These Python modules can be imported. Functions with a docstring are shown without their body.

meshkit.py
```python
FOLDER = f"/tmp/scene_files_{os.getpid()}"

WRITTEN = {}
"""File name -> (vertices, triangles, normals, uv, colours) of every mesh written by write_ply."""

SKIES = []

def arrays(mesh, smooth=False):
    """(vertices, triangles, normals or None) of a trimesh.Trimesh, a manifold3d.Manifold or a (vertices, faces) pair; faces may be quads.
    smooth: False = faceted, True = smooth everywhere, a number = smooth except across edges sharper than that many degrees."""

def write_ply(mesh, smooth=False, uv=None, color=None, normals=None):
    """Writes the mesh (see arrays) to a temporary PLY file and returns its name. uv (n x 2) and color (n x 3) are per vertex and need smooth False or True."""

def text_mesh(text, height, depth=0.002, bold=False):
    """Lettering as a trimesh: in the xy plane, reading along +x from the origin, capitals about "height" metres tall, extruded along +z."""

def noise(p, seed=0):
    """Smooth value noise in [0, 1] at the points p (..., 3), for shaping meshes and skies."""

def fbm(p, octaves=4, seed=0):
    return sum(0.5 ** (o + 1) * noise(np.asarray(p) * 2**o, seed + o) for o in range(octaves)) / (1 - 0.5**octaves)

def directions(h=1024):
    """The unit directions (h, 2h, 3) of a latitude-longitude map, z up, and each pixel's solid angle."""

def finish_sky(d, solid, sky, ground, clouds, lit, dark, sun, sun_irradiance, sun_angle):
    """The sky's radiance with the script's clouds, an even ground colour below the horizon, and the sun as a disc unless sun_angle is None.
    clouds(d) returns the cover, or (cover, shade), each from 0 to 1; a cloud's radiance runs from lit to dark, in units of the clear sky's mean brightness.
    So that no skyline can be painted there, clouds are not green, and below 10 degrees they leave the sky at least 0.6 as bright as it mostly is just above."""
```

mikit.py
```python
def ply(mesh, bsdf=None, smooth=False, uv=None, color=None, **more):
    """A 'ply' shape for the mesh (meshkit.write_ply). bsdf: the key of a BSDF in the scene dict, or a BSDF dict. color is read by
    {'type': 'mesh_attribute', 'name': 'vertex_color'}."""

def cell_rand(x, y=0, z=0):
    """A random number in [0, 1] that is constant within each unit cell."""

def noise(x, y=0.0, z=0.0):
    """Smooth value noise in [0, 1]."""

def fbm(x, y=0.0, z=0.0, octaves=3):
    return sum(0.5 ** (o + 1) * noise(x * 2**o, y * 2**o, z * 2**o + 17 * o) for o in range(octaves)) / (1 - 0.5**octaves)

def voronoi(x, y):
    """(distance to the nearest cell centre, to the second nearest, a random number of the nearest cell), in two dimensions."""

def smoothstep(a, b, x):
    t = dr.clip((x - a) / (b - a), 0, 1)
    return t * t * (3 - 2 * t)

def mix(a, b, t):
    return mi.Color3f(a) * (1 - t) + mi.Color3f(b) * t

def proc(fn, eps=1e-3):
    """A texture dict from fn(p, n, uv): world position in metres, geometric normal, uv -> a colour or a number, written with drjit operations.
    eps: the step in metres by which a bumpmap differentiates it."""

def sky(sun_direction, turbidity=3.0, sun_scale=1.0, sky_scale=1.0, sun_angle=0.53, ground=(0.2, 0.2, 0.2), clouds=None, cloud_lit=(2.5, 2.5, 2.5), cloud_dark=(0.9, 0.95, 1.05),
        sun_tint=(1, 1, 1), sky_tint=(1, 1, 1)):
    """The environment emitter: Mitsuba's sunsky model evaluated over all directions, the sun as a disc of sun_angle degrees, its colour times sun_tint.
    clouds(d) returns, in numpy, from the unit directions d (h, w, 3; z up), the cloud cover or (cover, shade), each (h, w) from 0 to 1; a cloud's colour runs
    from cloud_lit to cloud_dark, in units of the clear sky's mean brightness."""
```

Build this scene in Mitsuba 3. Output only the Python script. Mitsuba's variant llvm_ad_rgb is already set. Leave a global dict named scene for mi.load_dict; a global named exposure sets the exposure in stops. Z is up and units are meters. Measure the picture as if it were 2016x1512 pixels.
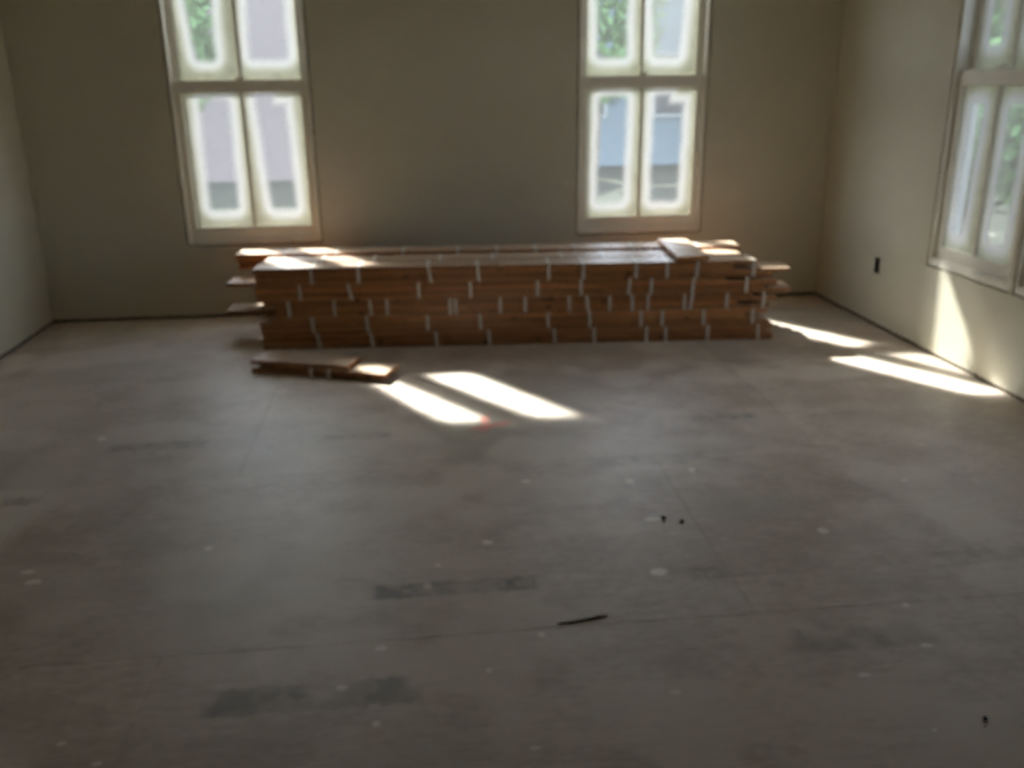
import math, random
import numpy as np, trimesh
import drjit as dr
import mitsuba as mi
import mikit
from mikit import noise, fbm, smoothstep, mix, cell_rand
from shapely.geometry import Polygon, box as sbox
T = mi.ScalarTransform4f

# ------------------------------------------------------------------ camera, sky, exposure
scene, labels = {}, {}
EYE = np.array([2.434, -6.138, 1.5])
PITCH, ROLL, YAW, FPX = 0.325, -0.012, 0.106, 1762.0
cp, sp, cy_, sy_ = math.cos(PITCH), math.sin(PITCH), math.cos(YAW), math.sin(YAW)
FWD = np.array([sy_ * cp, cy_ * cp, -sp])
RIGHT0 = np.array([cy_, -sy_, 0.0])
UP0 = np.cross(RIGHT0, FWD)
UP = UP0 * math.cos(ROLL) - RIGHT0 * math.sin(ROLL)
# a phone camera that missed focus: focused close, so that the whole room is a little soft
scene['camera'] = {'type': 'thinlens', 'fov': math.degrees(2 * math.atan(1008 / FPX)), 'fov_axis': 'x',
                   'aperture_radius': 0.00125, 'focus_distance': 0.45, 'near_clip': 0.05, 'far_clip': 500.0,
                   'to_world': T().look_at(origin=EYE.tolist(), target=(EYE + FWD).tolist(), up=UP.tolist())}
SUN = np.array([-1.03, 1.6, 1.665])
def sky_clouds(d):
    import meshkit
    return 0.55 * np.clip((meshkit.fbm(d * np.array([3, 3, 6.0]), 4, 5) - 0.42) * 4, 0, 1)
scene['sky'] = mikit.sky(SUN.tolist(), turbidity=3.5, sun_scale=1.0, sky_scale=2.2, sun_angle=1.2, sun_tint=(0.80, 1.0, 1.32), sky_tint=(1.06, 1.0, 0.90), clouds=sky_clouds)
exposure = 4.75

rng = np.random.default_rng(7)
W, H, DEPTH = 5.3225, 2.75, 8.2          # room width, height, depth
WT = 0.14                                # wall thickness

# ------------------------------------------------------------------ helpers
def bx(x0, x1, y0, y1, z0, z1):
    m = trimesh.creation.box((abs(x1 - x0), abs(y1 - y0), abs(z1 - z0)))
    m.apply_translation(((x0 + x1) / 2, (y0 + y1) / 2, (z0 + z1) / 2)); return m
def bev(x0, x1, y0, y1, z0, z1, b=0.003):
    """a box with chamfered edges (convex hull of its 24 inset corners)"""
    P = []
    for i in (0, 1):
        for j in (0, 1):
            for k in (0, 1):
                c = np.array([(x0, x1)[i], (y0, y1)[j], (z0, z1)[k]], float)
                s = np.array([1 - 2 * i, 1 - 2 * j, 1 - 2 * k]) * b
                for a in range(3):
                    q = c + s; q[a] = c[a]; P.append(q)
    return trimesh.convex.convex_hull(np.array(P))
def join(ms): return trimesh.util.concatenate(ms)
def key_of(name, parent=None):
    base = f'{parent}__{name}' if parent else name
    k, i = base, 0
    while k in scene or k in labels and not parent or any(q.startswith(k + '__') for q in scene):
        i += 1; k = f'{base}_{i:03d}'
    return k
def obj(name, mesh, bsdf, parent=None, smooth=False, uv=None, **lab):
    k = key_of(name, parent)
    scene[k] = mikit.ply(mesh, bsdf, smooth=smooth, uv=uv)
    if lab: labels[k] = lab
    return k
def thing(name, **lab):
    k = key_of(name); labels[k] = lab; return k
def struct(name, mesh, bsdf, label=None, **kw):
    k = obj(name, mesh, bsdf, **kw); labels[k] = {'kind': 'structure'}
    if label: labels[k]['label'] = label
    return k

# ------------------------------------------------------------------ materials
def rgb(*c): return {'type': 'rgb', 'value': list(c)}
def two(b): return {'type': 'twosided', 'bsdf': b}

def wall_col(p, n, uv):
    a = fbm(p.x * 1.3, p.y * 1.3, p.z * 1.3, octaves=3)
    b = fbm(p.x * 9, p.y * 9, p.z * 9, octaves=2)
    return mix((0.495, 0.466, 0.362), (0.565, 0.535, 0.43), a * 0.8 + b * 0.2)
scene['wall_paint'] = two({'type': 'principled', 'base_color': mikit.proc(wall_col), 'roughness': 0.62, 'specular': 0.35})
scene['ceiling_paint'] = two({'type': 'diffuse', 'reflectance': rgb(0.70, 0.68, 0.62)})
scene['trim_paint'] = two({'type': 'principled', 'base_color': rgb(0.74, 0.71, 0.62), 'roughness': 0.45, 'specular': 0.4})
scene['sash_paint'] = two({'type': 'principled', 'base_color': rgb(0.74, 0.71, 0.62), 'roughness': 0.42, 'specular': 0.4})
scene['dark_gap'] = two({'type': 'diffuse', 'reflectance': rgb(0.13, 0.10, 0.07)})

SPLATS = [(1.682,-3.312,.024,.026),(1.167,-3.467,.039,.02),(2.459,-3.528,.015,.02),(2.742,-3.958,.017,.02),(2.286,-3.966,.026,.02),(2.578,-4.102,.014,.016),
 (2.189,-4.128,.024,.016),(2.283,-4.28,.017,.02),(1.529,-4.257,.018,.012),(1.637,-4.339,.019,.010),(2.425,-3.65,.022,.03),(3.509,-2.9,.02,.03),(3.234,-2.976,.028,.033),
 (3.167,-3.663,.042,.035),(3.25,-3.302,.062,.022),(3.849,-3.942,.018,.016),(3.801,-4.143,.027,.012),(3.566,-4.247,.027,.014),(3.05,-4.254,.023,.011),(3.632,-4.469,.01,.01),
 (2.827,-2.92,.028,.02),(2.635,-3.396,.03,.02),(1.125,-3.399,.03,.015),(.991,-2.216,.028,.03),(3.807,-3.466,.03,.03),(2.664,-4.411,.022,.008),(4.304,-3.108,.02,.02),(3.322,-3.705,.01,.012)]
# factory print on the panels, worn past reading: x0, x1, y, height, strength
STAMPS = [(3.50,4.02,-2.335,.075,.55),(2.22,2.79,-3.675,.085,1.0),(3.24,3.54,-3.688,.08,.6),(1.82,2.42,-4.155,.115,.8),(.78,1.12,-2.835,.10,.5),
          (1.03,1.50,-2.335,.085,.4),(1.95,2.32,-2.345,.075,.35),(3.08,3.72,-2.78,.10,.4),(3.42,3.86,-4.08,.12,.5),(4.0,4.5,-3.7,.1,.4),(4.15,4.6,-2.36,.07,.25)]
def floor_col(p, n, uv):
    x, y = p.x, p.y
    big = fbm(x * 1.1 + 3, y * 1.1, 2.0, octaves=3)
    mid = fbm(x * 4.5, y * 6.0, 5.0, octaves=3)
    fine = fbm(x * 38, y * 60, 1.0, octaves=2)
    strand = fbm(x * 22 + 6 * mid, y * 95, 9.0, octaves=2)
    t = big * 0.45 + mid * 0.3 + fine * 0.12 + strand * 0.13
    c = mix((0.30, 0.265, 0.235), (0.42, 0.395, 0.365), smoothstep(0.3, 0.66, t))
    c = mix(c, (0.30, 0.31, 0.285), 0.45 * smoothstep(0.52, 0.72, fbm(x * 1.7 + 11, y * 1.7, 7.0, octaves=3)))   # grey-green damp dust
    c = mix(c, (0.47, 0.455, 0.43), 0.55 * smoothstep(0.58, 0.75, fbm(x * 2.3 + 31, y * 2.3, 4.0, octaves=3)))     # swept plaster dust
    c = c * (0.93 + 0.14 * uv.x)                                       # panel to panel
    wob = 0.35 * (fbm(x * 60, y * 60, 3.0, octaves=2) - 0.5)
    for (a, b, rx, ry) in SPLATS:
        q = dr.square((x - a) / (rx * 0.66)) + dr.square((y - b) / (ry * 0.66)) + wob * 2
        c = mix(c, (0.60, 0.59, 0.57), 0.8 * (1 - smoothstep(0.55, 1.35, q)))
    for (x0, x1, ys, h, s) in STAMPS:
        lx, ly = (x - x0) / h, (y - ys) / h
        ink = smoothstep(0, .06, x - x0) * smoothstep(0, .06, x1 - x) * (1 - smoothstep(.36, .6, dr.abs(ly + .5 * wob)))
        strokes = smoothstep(.36, .58, noise(lx * 3.1, ly * 2.0 + 7 * s, 11.0)) * 0.45 + 0.55
        wear = smoothstep(.25, .55, fbm(x * 7, y * 9, 21.0, octaves=2))
        c = mix(c, (0.075, 0.085, 0.085), 0.68 * s * ink * strokes * wear)
    red = (1 - smoothstep(.012, .034, dr.abs((y + 2.305) - 0.35 * (x - 2.72)))) * (1 - smoothstep(.06, .12, dr.abs(x - 2.745))) \
        + (1 - smoothstep(.010, .03, dr.abs((x - 2.715) - 0.1 * (y + 2.3)))) * (1 - smoothstep(.07, .13, dr.abs(y + 2.26)))
    c = mix(c, (0.48, 0.13, 0.11), 0.6 * dr.minimum(red, 1.0))           # marking paint cross
    return c * mi.Color3f(1.32, 1.20, 1.07)
scene['subfloor'] = two({'type': 'principled', 'base_color': mikit.proc(floor_col), 'roughness': 0.5, 'specular': 0.6})

KNOTS = [(.888, .428, .012), (.60, .290, .016), (1.745, .279, .013), (1.52, .163, .014), (1.73, .227, .010), (2.20, .423, .014), (2.185, .395, .010), (2.06, .255, .014), (.985, .418, .010),
         (1.665, .03, .012), (1.35, .02, .013), (1.44, .460, .009), (2.56, .145, .010), (.83, .285, .010), (1.12, .045, .010), (.72, .03, .012), (2.41, .03, .014), (1.93, .40, .010)]
PO, PU, PV = np.array([1.483, -.865, 0]), np.array([.99736, -.0726, 0]), np.array([.0726, .99736, 0])
def wood_fn(dark, mid_, light):
    def f(p, n, uv):
        u = (p.x - PO[0]) * PU[0] + (p.y - PO[1]) * PU[1]
        v = (p.x - PO[0]) * PV[0] + (p.y - PO[1]) * PV[1]
        k = uv.x * 71.0
        warp = fbm(u * 1.6 + k, v * 5, p.z * 5, octaves=2)
        ring = fbm(u * 0.9 + k, v * 34 + warp * 2.4, p.z * 60 + warp * 2.2 + k, octaves=3)
        fib = noise(u * 14, v * 260, p.z * 420 + k)
        c = mix(dark, mid_, smoothstep(0.25, 0.6, ring))
        c = mix(c, light, smoothstep(0.5, 0.85, ring) * 0.75)
        c = c * (0.66 + 0.74 * uv.y) * (0.92 + 0.16 * fib)
        c = mix(c, mix((.36, .27, .19), (.52, .42, .32), smoothstep(.3, .7, ring)) * (0.8 + 0.4 * uv.y), 0.8 * smoothstep(.6, .9, dr.abs(n.z)))   # level faces painted paler, so the tops look sunlit
        kk = mi.Float(0)
        for (a, b, r) in KNOTS:
            q = dr.square((u - a) / (r * 1.25)) + dr.square((p.z - b) / (r * 0.75))
            kk = dr.maximum(kk, dr.select(v < 0.03, 1 - smoothstep(0.45, 1.25, q), 0.0))
        q2 = noise(u * 5.3 + k, v * 15 + k, p.z * 40 + 3)
        c = mix(c, (0.05, 0.022, 0.010), dr.minimum(1.0, kk + 0.8 * smoothstep(0.9, 0.96, q2)))
        return c
    return f
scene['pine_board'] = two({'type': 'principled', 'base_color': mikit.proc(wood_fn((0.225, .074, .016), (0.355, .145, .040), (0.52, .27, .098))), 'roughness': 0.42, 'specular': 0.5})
scene['strap_plastic'] = two({'type': 'principled', 'base_color': rgb(0.55, 0.51, 0.45), 'roughness': 0.4, 'specular': 0.5})
scene['dark_twig'] = two({'type': 'diffuse', 'reflectance': rgb(0.035, 0.025, 0.015)})
scene['dark_chip'] = two({'type': 'diffuse', 'reflectance': rgb(0.012, 0.010, 0.010)})
scene['brown_chip'] = two({'type': 'diffuse', 'reflectance': rgb(0.10, 0.065, 0.05)})
scene['box_plastic'] = two({'type': 'principled', 'base_color': rgb(0.022, 0.024, 0.03), 'roughness': 0.4})
scene['box_metal'] = two({'type': 'principled', 'base_color': rgb(0.07, 0.07, 0.07), 'roughness': 0.4})

# masked pane: clear in the middle (uv.x < 0), sprayed with primer towards the edges. uv.x = metres outside the clear opening
def spray_weight(p, n, uv):
    return dr.minimum(0.97, 0.22 + uv.y + 0.75 * smoothstep(-0.026, 0.030, uv.x))
def spray_col(p, n, uv):
    thick = smoothstep(0.020, 0.085, uv.x)
    blot = fbm(p.x * 16 + p.y * 16, p.z * 16, 3.0, octaves=2)
    c = mix((0.93, 0.94, 0.93), (0.75, 0.76, 0.60), thick)  # cream primer outside; the white inner ring paints in the glow halo
    return mix(c, (0.56, 0.55, 0.40), smoothstep(0.07, 0.13, uv.x + 0.06 * (blot - 0.5)) * 0.75)
def spray_trans(p, n, uv):
    return 0.150 - 0.072 * smoothstep(0.022, 0.10, uv.x)  # inner ring lets more through, adding to the painted halo
def spray_trans_side(p, n, uv):                 # transmission lowered to make these two shade-side windows look dimmer
    return 0.088 - 0.040 * smoothstep(0.022, 0.10, uv.x)
scene['masked_pane'] = {'type': 'blendbsdf', 'weight': mikit.proc(spray_weight),
    'clear': {'type': 'thindielectric', 'int_ior': 1.5},
    'paint': {'type': 'principledthin', 'base_color': mikit.proc(spray_col), 'diff_trans': mikit.proc(spray_trans), 'roughness': 0.35, 'spec_trans': 0.0, 'eta': 1.4}}
scene['masked_pane_side'] = {**scene['masked_pane'], 'paint': {**scene['masked_pane']['paint'], 'diff_trans': mikit.proc(spray_trans_side)}}
scene['exterior_trim'] = two({'type': 'diffuse', 'reflectance': rgb(.20, .20, .19)})

# ------------------------------------------------------------------ walls, ceiling, floor
def wall_panel(poly, thick=WT):
    return trimesh.creation.extrude_polygon(poly, thick, engine='earcut')
def back_map(m):            # polygon (x, z), extrusion outwards -> back wall at y = 0 .. WT
    v = m.vertices; m = m.copy(); m.vertices = np.stack([v[:, 0], v[:, 2], v[:, 1]], 1); m.invert(); return m
def right_map(m):           # polygon (-y, z) -> right wall at x = W .. W + WT
    v = m.vertices; m = m.copy(); m.vertices = np.stack([W + v[:, 2], -v[:, 0], v[:, 1]], 1); m.invert(); return m
Z0, Z1, ZR = 0.495, 2.60, 1.535      # opening bottom, top, meeting rail top
GAP = 0.009
BACK_WINS = [(0.934, 1.806), (3.554, 4.426)]
RIGHT_WINS = [(1.385, 2.105), (2.150, 2.870)]
ZB = 0.022                           # the wallboard stops short of the floor
pb = sbox(-0.02, ZB, W + 0.02, H)
for a, b in BACK_WINS: pb = pb.difference(sbox(a - GAP, Z0 - GAP, b + GAP, Z1 + GAP))
struct('wall_back', back_map(wall_panel(pb)), 'wall_paint', 'greige painted back wall with two tall windows')
pr = sbox(-0.0, ZB, DEPTH, H)
for a, b in RIGHT_WINS: pr = pr.difference(sbox(a - GAP, Z0 - GAP, b + GAP, Z1 + GAP))
OUT_Y, OUT_Z = .836, .381
pr = pr.difference(sbox(OUT_Y - .031, OUT_Z - .051, OUT_Y + .031, OUT_Z + .051))
struct('wall_right', right_map(wall_panel(pr)), 'wall_paint', 'greige painted right wall with paired windows and an open outlet box')
struct('wall_left', bx(-WT, 0, -DEPTH, 0, ZB, H), 'wall_paint', 'plain greige painted left wall')
struct('trim_1', bx(-WT - .02, W + WT + .02, .016, WT + .02, -.0005, ZB + .0), 'dark_gap', 'dark sole plate in the gap under the back wall')
struct('trim_2', bx(-WT, -.016, -DEPTH, .0155, -.0005, ZB), 'dark_gap', 'dark sole plate in the gap under the left wall')
struct('trim_3', bx(W + .016, W + WT, -DEPTH, .0155, -.0005, ZB), 'dark_gap', 'dark sole plate in the gap under the right wall')
struct('wall_front', bx(-WT, W + WT, -DEPTH - WT, -DEPTH, 0, H), 'wall_paint', 'plain painted wall behind the camera')
struct('ceiling', bx(-WT, W + WT, -DEPTH - WT, WT, H, H + .15), 'ceiling_paint', 'flat white ceiling')
struct('floor', bx(-WT, W + WT, -DEPTH - WT, WT, -.12, -.020), 'dark_gap', 'bare wooden subfloor of large panels, dusty grey with paint drips')
rows = [(-DEPTH, -6.33), (-6.33, -5.13), (-5.13, -3.93), (-3.93, -2.73), (-2.73, -1.53), (-1.53, -.33), (-.33, WT)]
for i, (y0, y1) in enumerate(rows):
    off = 1.68 if i in (0, 2, 4, 5) else 0.95
    if i == 5: off = 1.672
    cuts = [-WT] + [c for c in np.arange(off - 2.44, W + .1, 2.44) if 0.05 < c < W - .05] + [W + WT]
    for x0, x1 in zip(cuts[:-1], cuts[1:]):
        m = bev(x0 + .0005, x1 - .0005, y0 + .0005, y1 - .0005, -.019, rng.uniform(-.0004, 0), .0008)
        obj('panel', m, 'subfloor', 'floor', uv=np.tile(rng.uniform(0, 1, (1, 2)), (len(m.vertices), 1)))

# ------------------------------------------------------------------ windows
def hole_sdf(s, z, hole, rtop=0.03):
    """metres outside the clear opening: hole = (zb, zt, left at bottom, left at top, right at bottom, right at top, corner cut)"""
    zb, zt, lb, lt, rb, rt = hole[:6]
    t = np.clip((z - zb) / (zt - zb), -.2, 1.2)
    L, R = lb + (lt - lb) * t, rb + (rt - rb) * t
    r = np.where(z > (zb + zt) / 2, rtop, 0.03)
    dx, dz = np.maximum(L - s, s - R) + r, np.maximum(zb - z, z - zt) + r
    d = np.hypot(np.maximum(dx, 0), np.maximum(dz, 0)) + np.minimum(np.maximum(dx, dz), 0) - r
    if len(hole) > 6:                                     # a strip of tape left over the upper right corner
        cs, cz = hole[6]
        d = np.maximum(d, np.minimum(s - cs, z - cz) + .006)
    import meshkit
    d = d + 0.012 * (meshkit.fbm(np.stack([s * 9, z * 9, 0 * s + lb * 40], -1), 2, 3) - .5)
    return d
def make_window(name, label, a, b, back, holes_low, holes_up, hazes=(0.0, 0.0)):
    def put(m):
        m = m.copy(); v = m.vertices
        if back: m.vertices = v
        else: m.vertices = np.stack([W + v[:, 1], -v[:, 0], v[:, 2]], 1)
        return m if back else (m.invert() or m)
    labels[name] = {'kind': 'structure', 'label': label}
    J = .016
    def liner(d0, d1):
        return [bev(a, a + J, d0, d1, Z0, Z1, .002), bev(b - J, b, d0, d1, Z0, Z1, .002), bev(a + J, b - J, d0, d1, Z1 - J, Z1, .002), bev(a + J, b - J, d0, d1, Z0, Z0 + .028, .002)]
    fr = liner(.004, .091)
    e = .05 if back else .02
    ex = liner(.0912, WT) + [bx(a - e, a + .012, WT + .001, WT + .025, Z0 - .05, Z1 + .05), bx(b - .012, b + e, WT + .001, WT + .025, Z0 - .05, Z1 + .05),
           bx(a + .012, b - .012, WT + .001, WT + .025, Z1 - .012, Z1 + .05), bx(a + .012, b - .012, WT + .001, WT + .03, Z0 - .05, Z0 + .02)]
    obj('outer_frame', put(join(ex)), 'exterior_trim', name)
    fr += [bx(a + J, a + J + .008, .068, .074, Z0 + .03, Z1 - J), bx(b - J - .008, b - J, .068, .074, Z0 + .03, Z1 - J)]      # parting beads
    obj('frame', put(join(fr)), 'trim_paint', name)
    mid = (a + b) / 2
    def sash(d0, d1, z0, z1, rb, rt, holes, hazes=(0.0, 0.0)):
        ST, a0, b0 = .042, a + J + .004, b - J - .004
        m = [bev(a0, a0 + ST, d0, d1, z0, z1), bev(b0 - ST, b0, d0, d1, z0, z1), bev(a0 + ST, b0 - ST, d0, d1, z0, z0 + rb), bev(a0 + ST, b0 - ST, d0, d1, z1 - rt, z1)]
        k = obj('sash', put(join(m)), 'sash_paint', name)
        obj('muntin', put(bev(mid - .011, mid + .011, d0 + .002, d1 - .002, z0 + rb, z1 - rt, .004)), 'sash_paint', k)
        dm = (d0 + d1) / 2
        for (s0, s1), hole, haze in zip(((a0 + ST, mid - .011), (mid + .011, b0 - ST)), holes, hazes):
            ns, nz = 34, 90
            S, Z = np.meshgrid(np.linspace(s0 - .001, s1 + .001, ns), np.linspace(z0 + rb - .001, z1 - rt + .001, nz), indexing='xy')
            v = np.stack([S.ravel(), np.full(S.size, dm), Z.ravel()], 1)
            i = (np.arange(nz - 1)[:, None] * ns + np.arange(ns - 1)[None]).ravel()
            f = np.vstack([np.stack([i, i + 1, i + ns + 1], 1), np.stack([i, i + ns + 1, i + ns], 1)])
            uv = np.stack([hole_sdf(S.ravel(), Z.ravel(), hole, .06 if z0 > 1 else .03), np.full(S.size, haze if back else 0.22)], 1)
            m = trimesh.Trimesh(v, f, process=False)
            if not back: m = trimesh.Trimesh(np.stack([W + v[:, 1], -v[:, 0], v[:, 2]], 1), f, process=False)
            obj('pane', m, 'masked_pane' if back else 'masked_pane_side', k, uv=uv)
        return k
    k = sash(.028, .064, Z0 + .03, ZR, .082, .076, holes_low)
    lk = join([bev(mid - .03, mid + .03, .020, .060, ZR + .0005, ZR + .012, .003), bev(mid - .012, mid + .032, .024, .046, ZR + .012, ZR + .022, .003)])
    obj('latch', put(lk), 'sash_paint', k)
    sash(.074, .108, ZR - .045, Z1 - J - .002, .043, .055, holes_up, hazes)
    st = bev(a + J, b - J, .006, .026, Z0 + .0285, Z0 + .040, .002)
    obj('stop', put(st), 'trim_paint', name)
ZT = 2.41
make_window('window_1', 'tall left window of the back wall, panes masked with sprayed film', *BACK_WINS[0], True,
    [(.715, 1.425, 1.095, 1.100, 1.278, 1.285), (.705, 1.445, 1.495, 1.448, 1.660, 1.640, (1.57, 1.385))],
    [(1.650, ZT, 1.100, 1.040, 1.225, 1.245), (1.655, ZT, 1.435, 1.470, 1.680, 1.680)])
make_window('window_2', 'tall right window of the back wall, panes masked with sprayed film', *BACK_WINS[1], True,
    [(.700, 1.405, 3.695, 3.705, 3.882, 3.892), (.700, 1.410, 4.072, 4.078, 4.270, 4.282, (4.19, 1.36))],
    [(1.645, ZT - .02, 3.690, 3.675, 3.890, 3.885), (1.640, 2.235, 4.068, 4.030, 4.255, 4.290)], (0.0, 0.30))
def rw(a):
    m = a + .36
    return [(.69, 1.37, a + .115, a + .135, a + .215, a + .245), (.69, 1.37, m + .075, m + .085, m + .215, m + .225)], [(1.65, ZT, a + .125, a + .125, a + .235, a + .235), (1.65, ZT, m + .085, m + .085, m + .215, m + .215)]
make_window('window_3', 'first window of the right wall, lower sash forward of the upper', *RIGHT_WINS[0], False, *rw(RIGHT_WINS[0][0]))
make_window('window_4', 'second window of the right wall, cut off by the picture edge', *RIGHT_WINS[1], False, *rw(RIGHT_WINS[1][0]))
def rbx(s0, s1, d0, d1, z0, z1):
    return bx(W + d0, W + d1, -s1, -s0, z0, z1)

# ------------------------------------------------------------------ outlet box in the right wall
ob = thing('outlet_box', label='small black open electrical outlet box set low in the right wall', category='outlet box')
s0, s1, z0, z1 = OUT_Y - .030, OUT_Y + .030, OUT_Z - .050, OUT_Z + .050
obj('box', join([rbx(s0, s1, .060, .063, z0, z1), rbx(s0, s0 + .003, -.001, .060, z0, z1), rbx(s1 - .003, s1, -.001, .060, z0, z1),
                 rbx(s0 + .003, s1 - .003, -.001, .060, z0, z0 + .003), rbx(s0 + .003, s1 - .003, -.001, .060, z1 - .003, z1)]), 'box_plastic', ob)
for zc in (OUT_Z - .04, OUT_Z + .04):
    obj('screw_tab', rbx(OUT_Y - .008, OUT_Y + .008, .0, .02, zc - .006, zc + .006), 'box_metal', ob)
obj('cable', trimesh.creation.cylinder(.006, segment=[[W + .059, -OUT_Y + .008, OUT_Z - .02], [W + .02, -OUT_Y - .008, OUT_Z + .02]], sections=10), 'box_metal', ob)

# ------------------------------------------------------------------ bundles of boards
BT, BWID, LP = .0238, .190, .0978         # board thickness, width, layer pitch
def board_profile(w, t):
    g, b = .0035, .0016                    # groove on the front edge, tongue on the rear
    return Polygon([(b, 0), (w - b, 0), (w, b), (w, t / 2 - g), (w + .004, t / 2 - g), (w + .004, t / 2 + g), (w, t / 2 + g), (w, t - b), (w - b, t), (b, t), (0, t - b),
                    (0, t / 2 + g), (.005, t / 2 + g), (.005, t / 2 - g), (0, t / 2 - g), (0, b)])
PROF = board_profile(BWID - .004, BT - .0006)
def board_mesh(u0, u1, v0, z0, O, U, V, yaw=0.0, tilt=0.0):
    m = trimesh.creation.extrude_polygon(PROF, u1 - u0, engine='earcut')
    p = m.vertices
    lu, lv, lz = p[:, 2] - (u1 - u0) / 2, p[:, 0] - BWID / 2, p[:, 1]
    lu, lv = lu * math.cos(yaw) - lv * math.sin(yaw), lu * math.sin(yaw) + lv * math.cos(yaw)
    lz = lz + tilt * lu
    P = O + np.outer(lu + (u0 + u1) / 2, U) + np.outer(lv + v0 + BWID / 2, V) + np.outer(lz + z0, [0, 0, 1])
    m = trimesh.Trimesh(P, m.faces, process=False)
    if m.volume < 0: m.invert()
    return m
def add_board(parent, *a, tone=None, name='board', **kw):
    m = board_mesh(*a, **kw)
    uv = np.tile([[rng.uniform(), rng.uniform(.1, .9) if tone is None else tone]], (len(m.vertices), 1))
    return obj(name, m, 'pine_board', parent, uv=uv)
def strap_mesh(u, w, v0, v1, z0, z1, lean, O, U, V):
    t = .0009
    def ring(o, du):
        return [(u + du + lean, v0 - o, z0 - min(o, .0006)), (u + du, v0 - o, z1 + o), (u + du - lean * .6, v1 + o, z1 + o), (u + du, v1 + o, z0 - min(o, .0006))]
    P = np.array(ring(0, -w / 2) + ring(0, w / 2) + ring(t, -w / 2) + ring(t, w / 2))
    f = []
    for i in range(4):
        j = (i + 1) % 4
        f += [[8 + i, 12 + i, 12 + j], [8 + i, 12 + j, 8 + j], [i, j, 4 + j], [i, 4 + j, 4 + i], [i, 8 + i, 8 + j], [i, 8 + j, j], [4 + i, 4 + j, 12 + j], [4 + i, 12 + j, 12 + i]]
    X = O + P[:, :1] * U + P[:, 1:2] * V + P[:, 2:] * np.array([0, 0, 1.0])
    m = trimesh.Trimesh(X, f, process=False); m.fix_normals(); return m

ORD = ['topmost', 'second', 'third', 'fourth', 'bottom']
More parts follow.
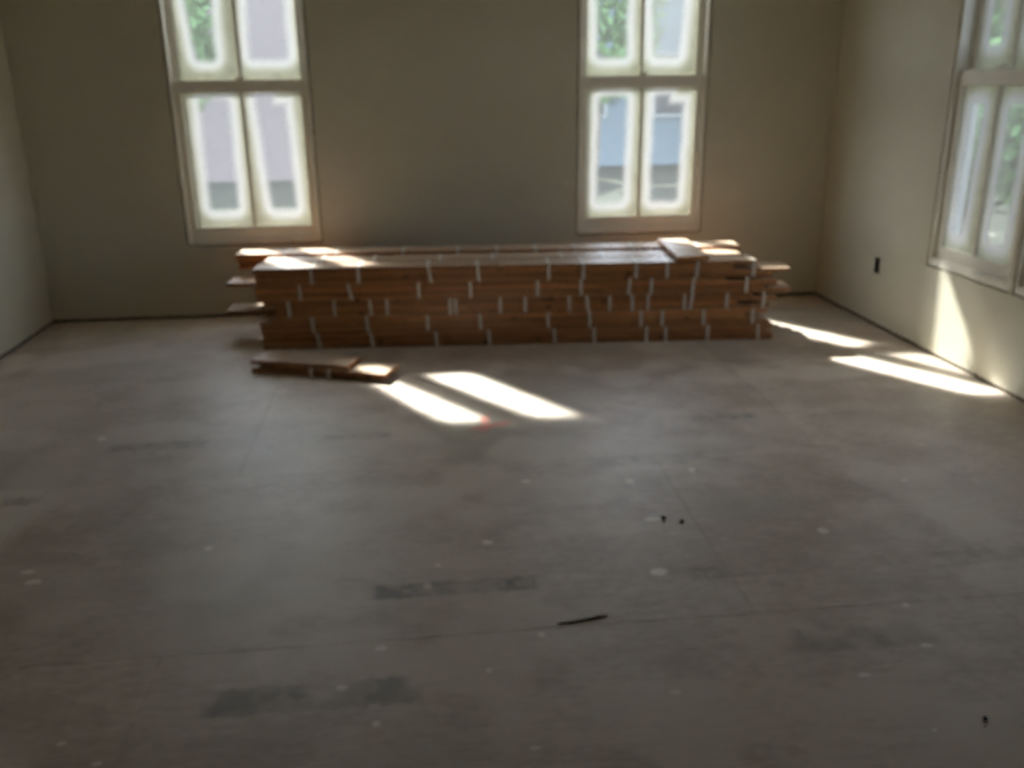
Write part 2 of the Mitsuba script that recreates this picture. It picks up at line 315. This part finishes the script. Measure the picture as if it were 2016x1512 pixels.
# front row, from the top layer down: courses top to bottom (left end, right end, joints), straps, leans
FRONT = [
 dict(c=[(.0, 2.965, (1.435, 2.245)), (.012, 2.83, (1.50,)), (.012, 3.165, (2.19,)), (.01, 3.06, (1.2,))],
      s=[.340, .614, 1.022, 1.310, 1.729, 1.933, 2.246, 2.430, 2.612, 2.945], t=[.45, .5, .4, .45], l=[0, 0, .016, .008, 0, 0, 0, 0, -.006, 0]),
 dict(c=[(.002, 2.785, (1.62,)), (.0, 3.10, (.95,)), (.004, 3.02, (2.05,)), (.004, 3.19, (1.33,))],
      s=[.266, .547, .961, 1.266, 1.662, 1.919, 2.213, 2.341, 2.594, 2.915], t=[.45, .98, .45, .5], l=[0, .022, 0, 0, 0, .004, -.01, 0, -.008, -.006]),
 dict(c=[(.05, 2.95, (1.8,)), (.115, 3.10, (.45, 2.5)), (.115, 2.86, (1.25,)), (.115, 3.06, (2.3,))],
      s=[.192, .460, .669, .770, 1.143, 1.176, 1.441, 1.589, 1.850, 1.957, 2.094, 2.228, 2.323, 2.544, 2.590, 2.799, 3.021], t=[.4, .5, .7, .35], l=[0, 0, .008, 0, 0, 0, 0, 0, .004, .008, 0, .004, 0, 0, -.01, 0, 0]),
 dict(c=[(.105, 3.05, (.7,)), (.012, 2.91, (2.0,)), (.015, 2.95, (1.1,)), (.018, 3.06, (1.7,))],
      s=[.323, .644, 1.006, 1.318, 1.726, 1.974, 2.284, 2.413, 2.663, 2.961], t=[.75, .4, .55, .5], l=[.006, .008, 0, .004, 0, .004, 0, 0, 0, 0]),
 dict(c=[(.020, 3.085, (1.5,)), (.02, 3.04, (2.2,)), (.02, 3.09, (.8,)), (.02, 3.095, (1.9,))],
      s=[.345, .662, 1.050, 1.368, 1.763, 2.003, 2.324, 2.439, 2.694, 3.000], t=[.5, .35, .45, .3], l=[.012, .014, .006, .006, .004, .004, -.004, 0, 0, .004]),
]
def generic_row(lefts, rights, seed):
    r = np.random.default_rng(seed); out = []
    for L, R in zip(lefts, rights):
        cs = []
        for k in range(4):
            cs.append((L + abs(r.normal(0, .02)) + (.12 if r.random() < .25 else 0), R - abs(r.normal(0, .03)) - (.1 if r.random() < .3 else 0), (r.uniform(.6, 2.4),)))
        cs[0] = (L, R, cs[0][2])
        out.append(dict(c=cs, s=list(L + .35 + np.array([0, .3, .68, .98, 1.38, 1.62, 1.92, 2.2]) * (R - L) / 2.75), l=list(r.normal(0, .005, 8))))
    return out
MIDDLE = generic_row([.012, .02, .02, .02, .02], [2.93, 3.0, 3.08, 3.02, 3.05], 3)
REAR = generic_row([-.205, .02, -.05, .0, -.04], [2.985, 3.02, 3.0, 3.08, 3.0], 8)
for L, k, e in ((MIDDLE, 4, (.02, .03, .02, .03)), (MIDDLE, 2, (.14, .15, .13, .14)), (MIDDLE, 3, (-.236, .05, .04, .06)), (MIDDLE, 1, (.02, -.215, .03, .03)), (REAR, 1, (.02, .03, .03, .02)), (REAR, 2, (.02,) * 4), (REAR, 3, (.03, .02, .03, .02)), (REAR, 4, (.02,) * 4)):
    L[k]['c'] = [(x,) + q[1:] for x, q in zip(e, L[k]['c'])]
# the rear row's straps where they show along the top
REAR[0]['s'] = [.10, .42, .84, 1.185, 1.43, 1.68, 1.93, 2.30, 2.72]; REAR[0]['l'] = [0] * 9
ROWS = [('front', 'facing the room', 0.0, LP, FRONT), ('middle', 'between front and rear rows', .206, LP, MIDDLE), ('rear', 'nearest the windows', .440, .1005, REAR)]
for rname, rtext, v0, pitch, defs in ROWS:
    for li, d in enumerate(defs):
        zb = (4 - li) * pitch + .001
        dv = float(rng.uniform(-.004, .004)) if rname == 'front' else 0.0
        t = thing('board_bundle', label=f'strapped bundle of pine boards, {ORD[li]} layer of the {rname} row of the stack', category='board bundle', group='strapped board bundles stacked under the windows')
        for ci, (L, R, joints) in enumerate(d['c']):
            z = zb + (3 - ci) * BT
            cuts = [L] + [j for j in joints if L + .2 < j < R - .2] + [R]
            for a, b in zip(cuts[:-1], cuts[1:]):
                add_board(t, a + .0012, b - .0012, v0 + dv + float(rng.uniform(-.0015, .0015)), z, PO, PU, PV, tone=d['t'][ci] + float(rng.uniform(-.1, .1)) if 't' in d else None)
        for sx, ln in zip(d['s'], d['l']):
            obj('strap', strap_mesh(sx, .019, v0 + dv - .002, v0 + dv + BWID + .002, zb - .0002, zb + 4 * BT + .0002, ln, PO, PU, PV), 'strap_plastic', t)

# the short bundle on the floor in front
SO = np.array([1.504, -1.307, 0]); SU = np.array([.9415, -.337, 0]); SV = np.array([.337, .9415, 0])
t = thing('short_board_bundle', label='short strapped bundle of pine boards lying on the floor in front of the stack', category='board bundle')
for a, b, lv in ((.0, .595, 0),):
    add_board(t, a, b, .0, .0008, SO, SU, SV, tone=.3)
add_board(t, .15, .40, .0, .0008 + BT, SO, SU, SV, tone=.4)
add_board(t, .402, .80, -.022, .0008 + BT, SO, SU, SV, tone=.6, yaw=-.05)
add_board(t, .0, .052, .0, .0008 + 2 * BT, SO, SU, SV, tone=.6)
add_board(t, .055, .572, .0, .0008 + 2 * BT, SO, SU, SV, tone=.55)
for sx in (.373, .475):
    obj('strap', strap_mesh(sx, .017, -.034, BWID + .002, .0006, .0010 + 2 * BT, .004, SO, SU, SV), 'strap_plastic', t)

# the offcut lying across the top of the stack
zt = 5 * .1005 + .001
OV = PV * math.cos(.03) + PU * math.sin(.03); OU = PU * math.cos(.03) - PV * math.sin(.03)
oc = board_mesh(-.03, .60, -.095, 0, np.zeros(3), PV, -PU)
oc.apply_translation(PO + PU * 2.575 + np.array([0, 0, zt - .003 - BT * 0]))
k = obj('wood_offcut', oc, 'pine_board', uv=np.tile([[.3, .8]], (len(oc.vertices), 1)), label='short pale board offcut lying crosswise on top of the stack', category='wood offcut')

# ------------------------------------------------------------------ small debris
def twig(pts, r):
    import manifold3d as m3
    hull = []
    for (p, a), (q, b) in zip(list(zip(pts, r))[:-1], list(zip(pts, r))[1:]):
        s1 = m3.Manifold.sphere(a, 8).translate(list(p)); s2 = m3.Manifold.sphere(b, 8).translate(list(q))
        hull.append(m3.Manifold.batch_hull([s1, s2]))
    o = hull[0]
    for h in hull[1:]: o = o + h
    mm = o.to_mesh(); return trimesh.Trimesh(mm.vert_properties[:, :3], mm.tri_verts)
obj('twig', twig([(2.795, -3.912, .002), (2.84, -3.912, .0032), (2.885, -3.904, .0036), (2.922, -3.896, .0042), (2.948, -3.890, .0022)], [.0018, .003, .0034, .004, .002]), 'dark_twig',
    label='thin dark twig lying on the floor panel seam', category='twig')
def chip(x, y, s, bs, label):
    m = trimesh.creation.icosphere(2, 1.0)
    import meshkit
    m.vertices *= (1 + .5 * (meshkit.fbm(m.vertices * 1.7 + x * 9, 2, 4) - .5))[:, None]
    m.vertices *= np.array(s); m.apply_translation((x, y, -m.vertices[:, 2].min() + .0002))
    obj('floor_chip', m, bs, smooth=True, label=label, category='chip')
chip(3.279, -3.308, (.009, .009, .006), 'dark_chip', 'small black chip on the pale plaster smear on the floor')
chip(3.338, -3.340, (.009, .008, .005), 'brown_chip', 'small brown chip on the floor right of the black chip')
chip(3.774, -4.452, (.006, .006, .005), 'dark_chip', 'tiny black chip on the floor in the lower right corner')

# ------------------------------------------------------------------ outdoors, seen hazily through the panes
GZ = -.55
def grass_col(p, n, uv):
    a = fbm(p.x * .6, p.y * .6, 1.0, octaves=4)
    return mix((0.040, 0.044, 0.036), (0.065, 0.070, 0.055), a)
scene['grass'] = two({'type': 'diffuse', 'reflectance': mikit.proc(grass_col)})
scene['siding'] = two({'type': 'diffuse', 'reflectance': rgb(.15, .19, .22)})
scene['brick_wall'] = two({'type': 'diffuse', 'reflectance': rgb(.19, .155, .15)})
scene['roof_shingle'] = two({'type': 'diffuse', 'reflectance': rgb(.12, .12, .13)})
scene['white_trim'] = two({'type': 'diffuse', 'reflectance': rgb(.32, .33, .33)})
scene['far_glass'] = two({'type': 'principled', 'base_color': rgb(.05, .06, .07), 'roughness': .1})
scene['leaf'] = two({'type': 'diffuse', 'reflectance': rgb(.10, .17, .07)})
scene['bark'] = two({'type': 'diffuse', 'reflectance': rgb(.10, .08, .06)})
gr = trimesh.creation.box((120, 120, .3)); gr.apply_translation((0, 20, GZ - .15))
k = obj('ground', gr, 'grass'); labels[k] = {'kind': 'structure', 'label': 'grassy ground outside the house'}
def house(x0, x1, y0, y1, zw, wallm, wins, label):
    t = thing('neighbour_house', label=label, category='house')
    obj('wall', bx(x0, x1, y0, y1, GZ, GZ + zw), wallm, t)
    o = .4; ym = (y0 + y1) / 2
    rf = trimesh.convex.convex_hull(np.array([(x0 - o, y0 - o, GZ + zw), (x1 + o, y0 - o, GZ + zw), (x0 - o, y1 + o, GZ + zw), (x1 + o, y1 + o, GZ + zw), (x0 - o, ym, GZ + zw + 1.9), (x1 + o, ym, GZ + zw + 1.9)]))
    obj('roof', rf, 'roof_shingle', t)
    for (xa, za, w, h) in wins:
        f = obj('window', join([bx(xa - .08, xa + w + .08, y0 - .05, y0 - .005, za - .08, za), bx(xa - .08, xa + w + .08, y0 - .05, y0 - .005, za + h, za + h + .08),
                               bx(xa - .08, xa, y0 - .05, y0 - .005, za, za + h), bx(xa + w, xa + w + .08, y0 - .05, y0 - .005, za, za + h), bx(xa, xa + w, y0 - .04, y0 - .01, za + h / 2 - .03, za + h / 2 + .03)]), 'white_trim', t)
        obj('pane', bx(xa, xa + w, y0 - .02, y0 - .01, za, za + h), 'far_glass', f)
house(-9, 2.4, 15, 22, 4.6, 'brick_wall', [(-4.2, .6, .9, 1.5), (1.0, 1.9, .9, 1.5)], 'pinkish-grey house wall blurred behind the left window of the back wall')
house(4.6, 14, 17, 24, 4.4, 'siding', [(6.3, .7, 1.0, 1.4), (8.6, .7, 1.0, 1.4)], 'blue-grey house blurred behind the right window of the back wall')
def tree(x, y, h, r, n, label, seed, kind='tree'):
    t = thing(kind, label=label, category=kind); g = np.random.default_rng(seed)
    obj('trunk', twig([(x, y, GZ), (x + .1, y, GZ + h * .35), (x, y + .1, GZ + h * .6)], [.16, .12, .07]), 'bark', t)
    c = g.normal(size=(n, 3)); c /= np.linalg.norm(c, axis=1)[:, None]; c *= (g.uniform(.2, 1, n) ** .4)[:, None] * np.array([r, r, h * .36])
    c += np.array([x, y, GZ + h * .64])
    a = g.normal(size=(n, 3)); a /= np.linalg.norm(a, axis=1)[:, None]; b = np.cross(a, g.normal(size=(n, 3))); b /= np.linalg.norm(b, axis=1)[:, None]
    s = g.uniform(.08, .16, n)[:, None]
    v = np.stack([c - a * s, c + b * s * .5, c + a * s, c - b * s * .5], 1).reshape(-1, 3)
    i = np.arange(n)[:, None] * 4
    obj('crown', trimesh.Trimesh(v, np.vstack([i + [0, 1, 2], i + [0, 2, 3]]), process=False), 'leaf', t)
tree(-1.7, 10.5, 5.2, 1.25, 2600, 'leafy green tree seen through the upper left pane of the left window', 1)
tree(6.2, 13.0, 5.4, 1.5, 2600, 'leafy tree in front of the blue-grey house', 2)
tree(10.6, 15.0, 4.8, 1.5, 2600, 'leafy tree right of the tree before the blue-grey house', 3)
tree(11.5, 7.6, 6.6, 2.1, 4200, 'larger leafy tree added to cover bright sky outside the right wall windows', 4)  # added here to block the bright sky in the side panes
tree(8.6, 3.4, 2.4, 1.2, 2600, 'low leafy shrub added to cover bright background outside the right wall windows', 6, 'shrub')  # added to block the bright gap below the tree crown
tree(14.5, 13.5, 7.0, 2.2, 4200, 'leafy tree added behind the larger tree to cover sky beyond the right wall windows', 5)  # also added as a sky blocker for the side panes
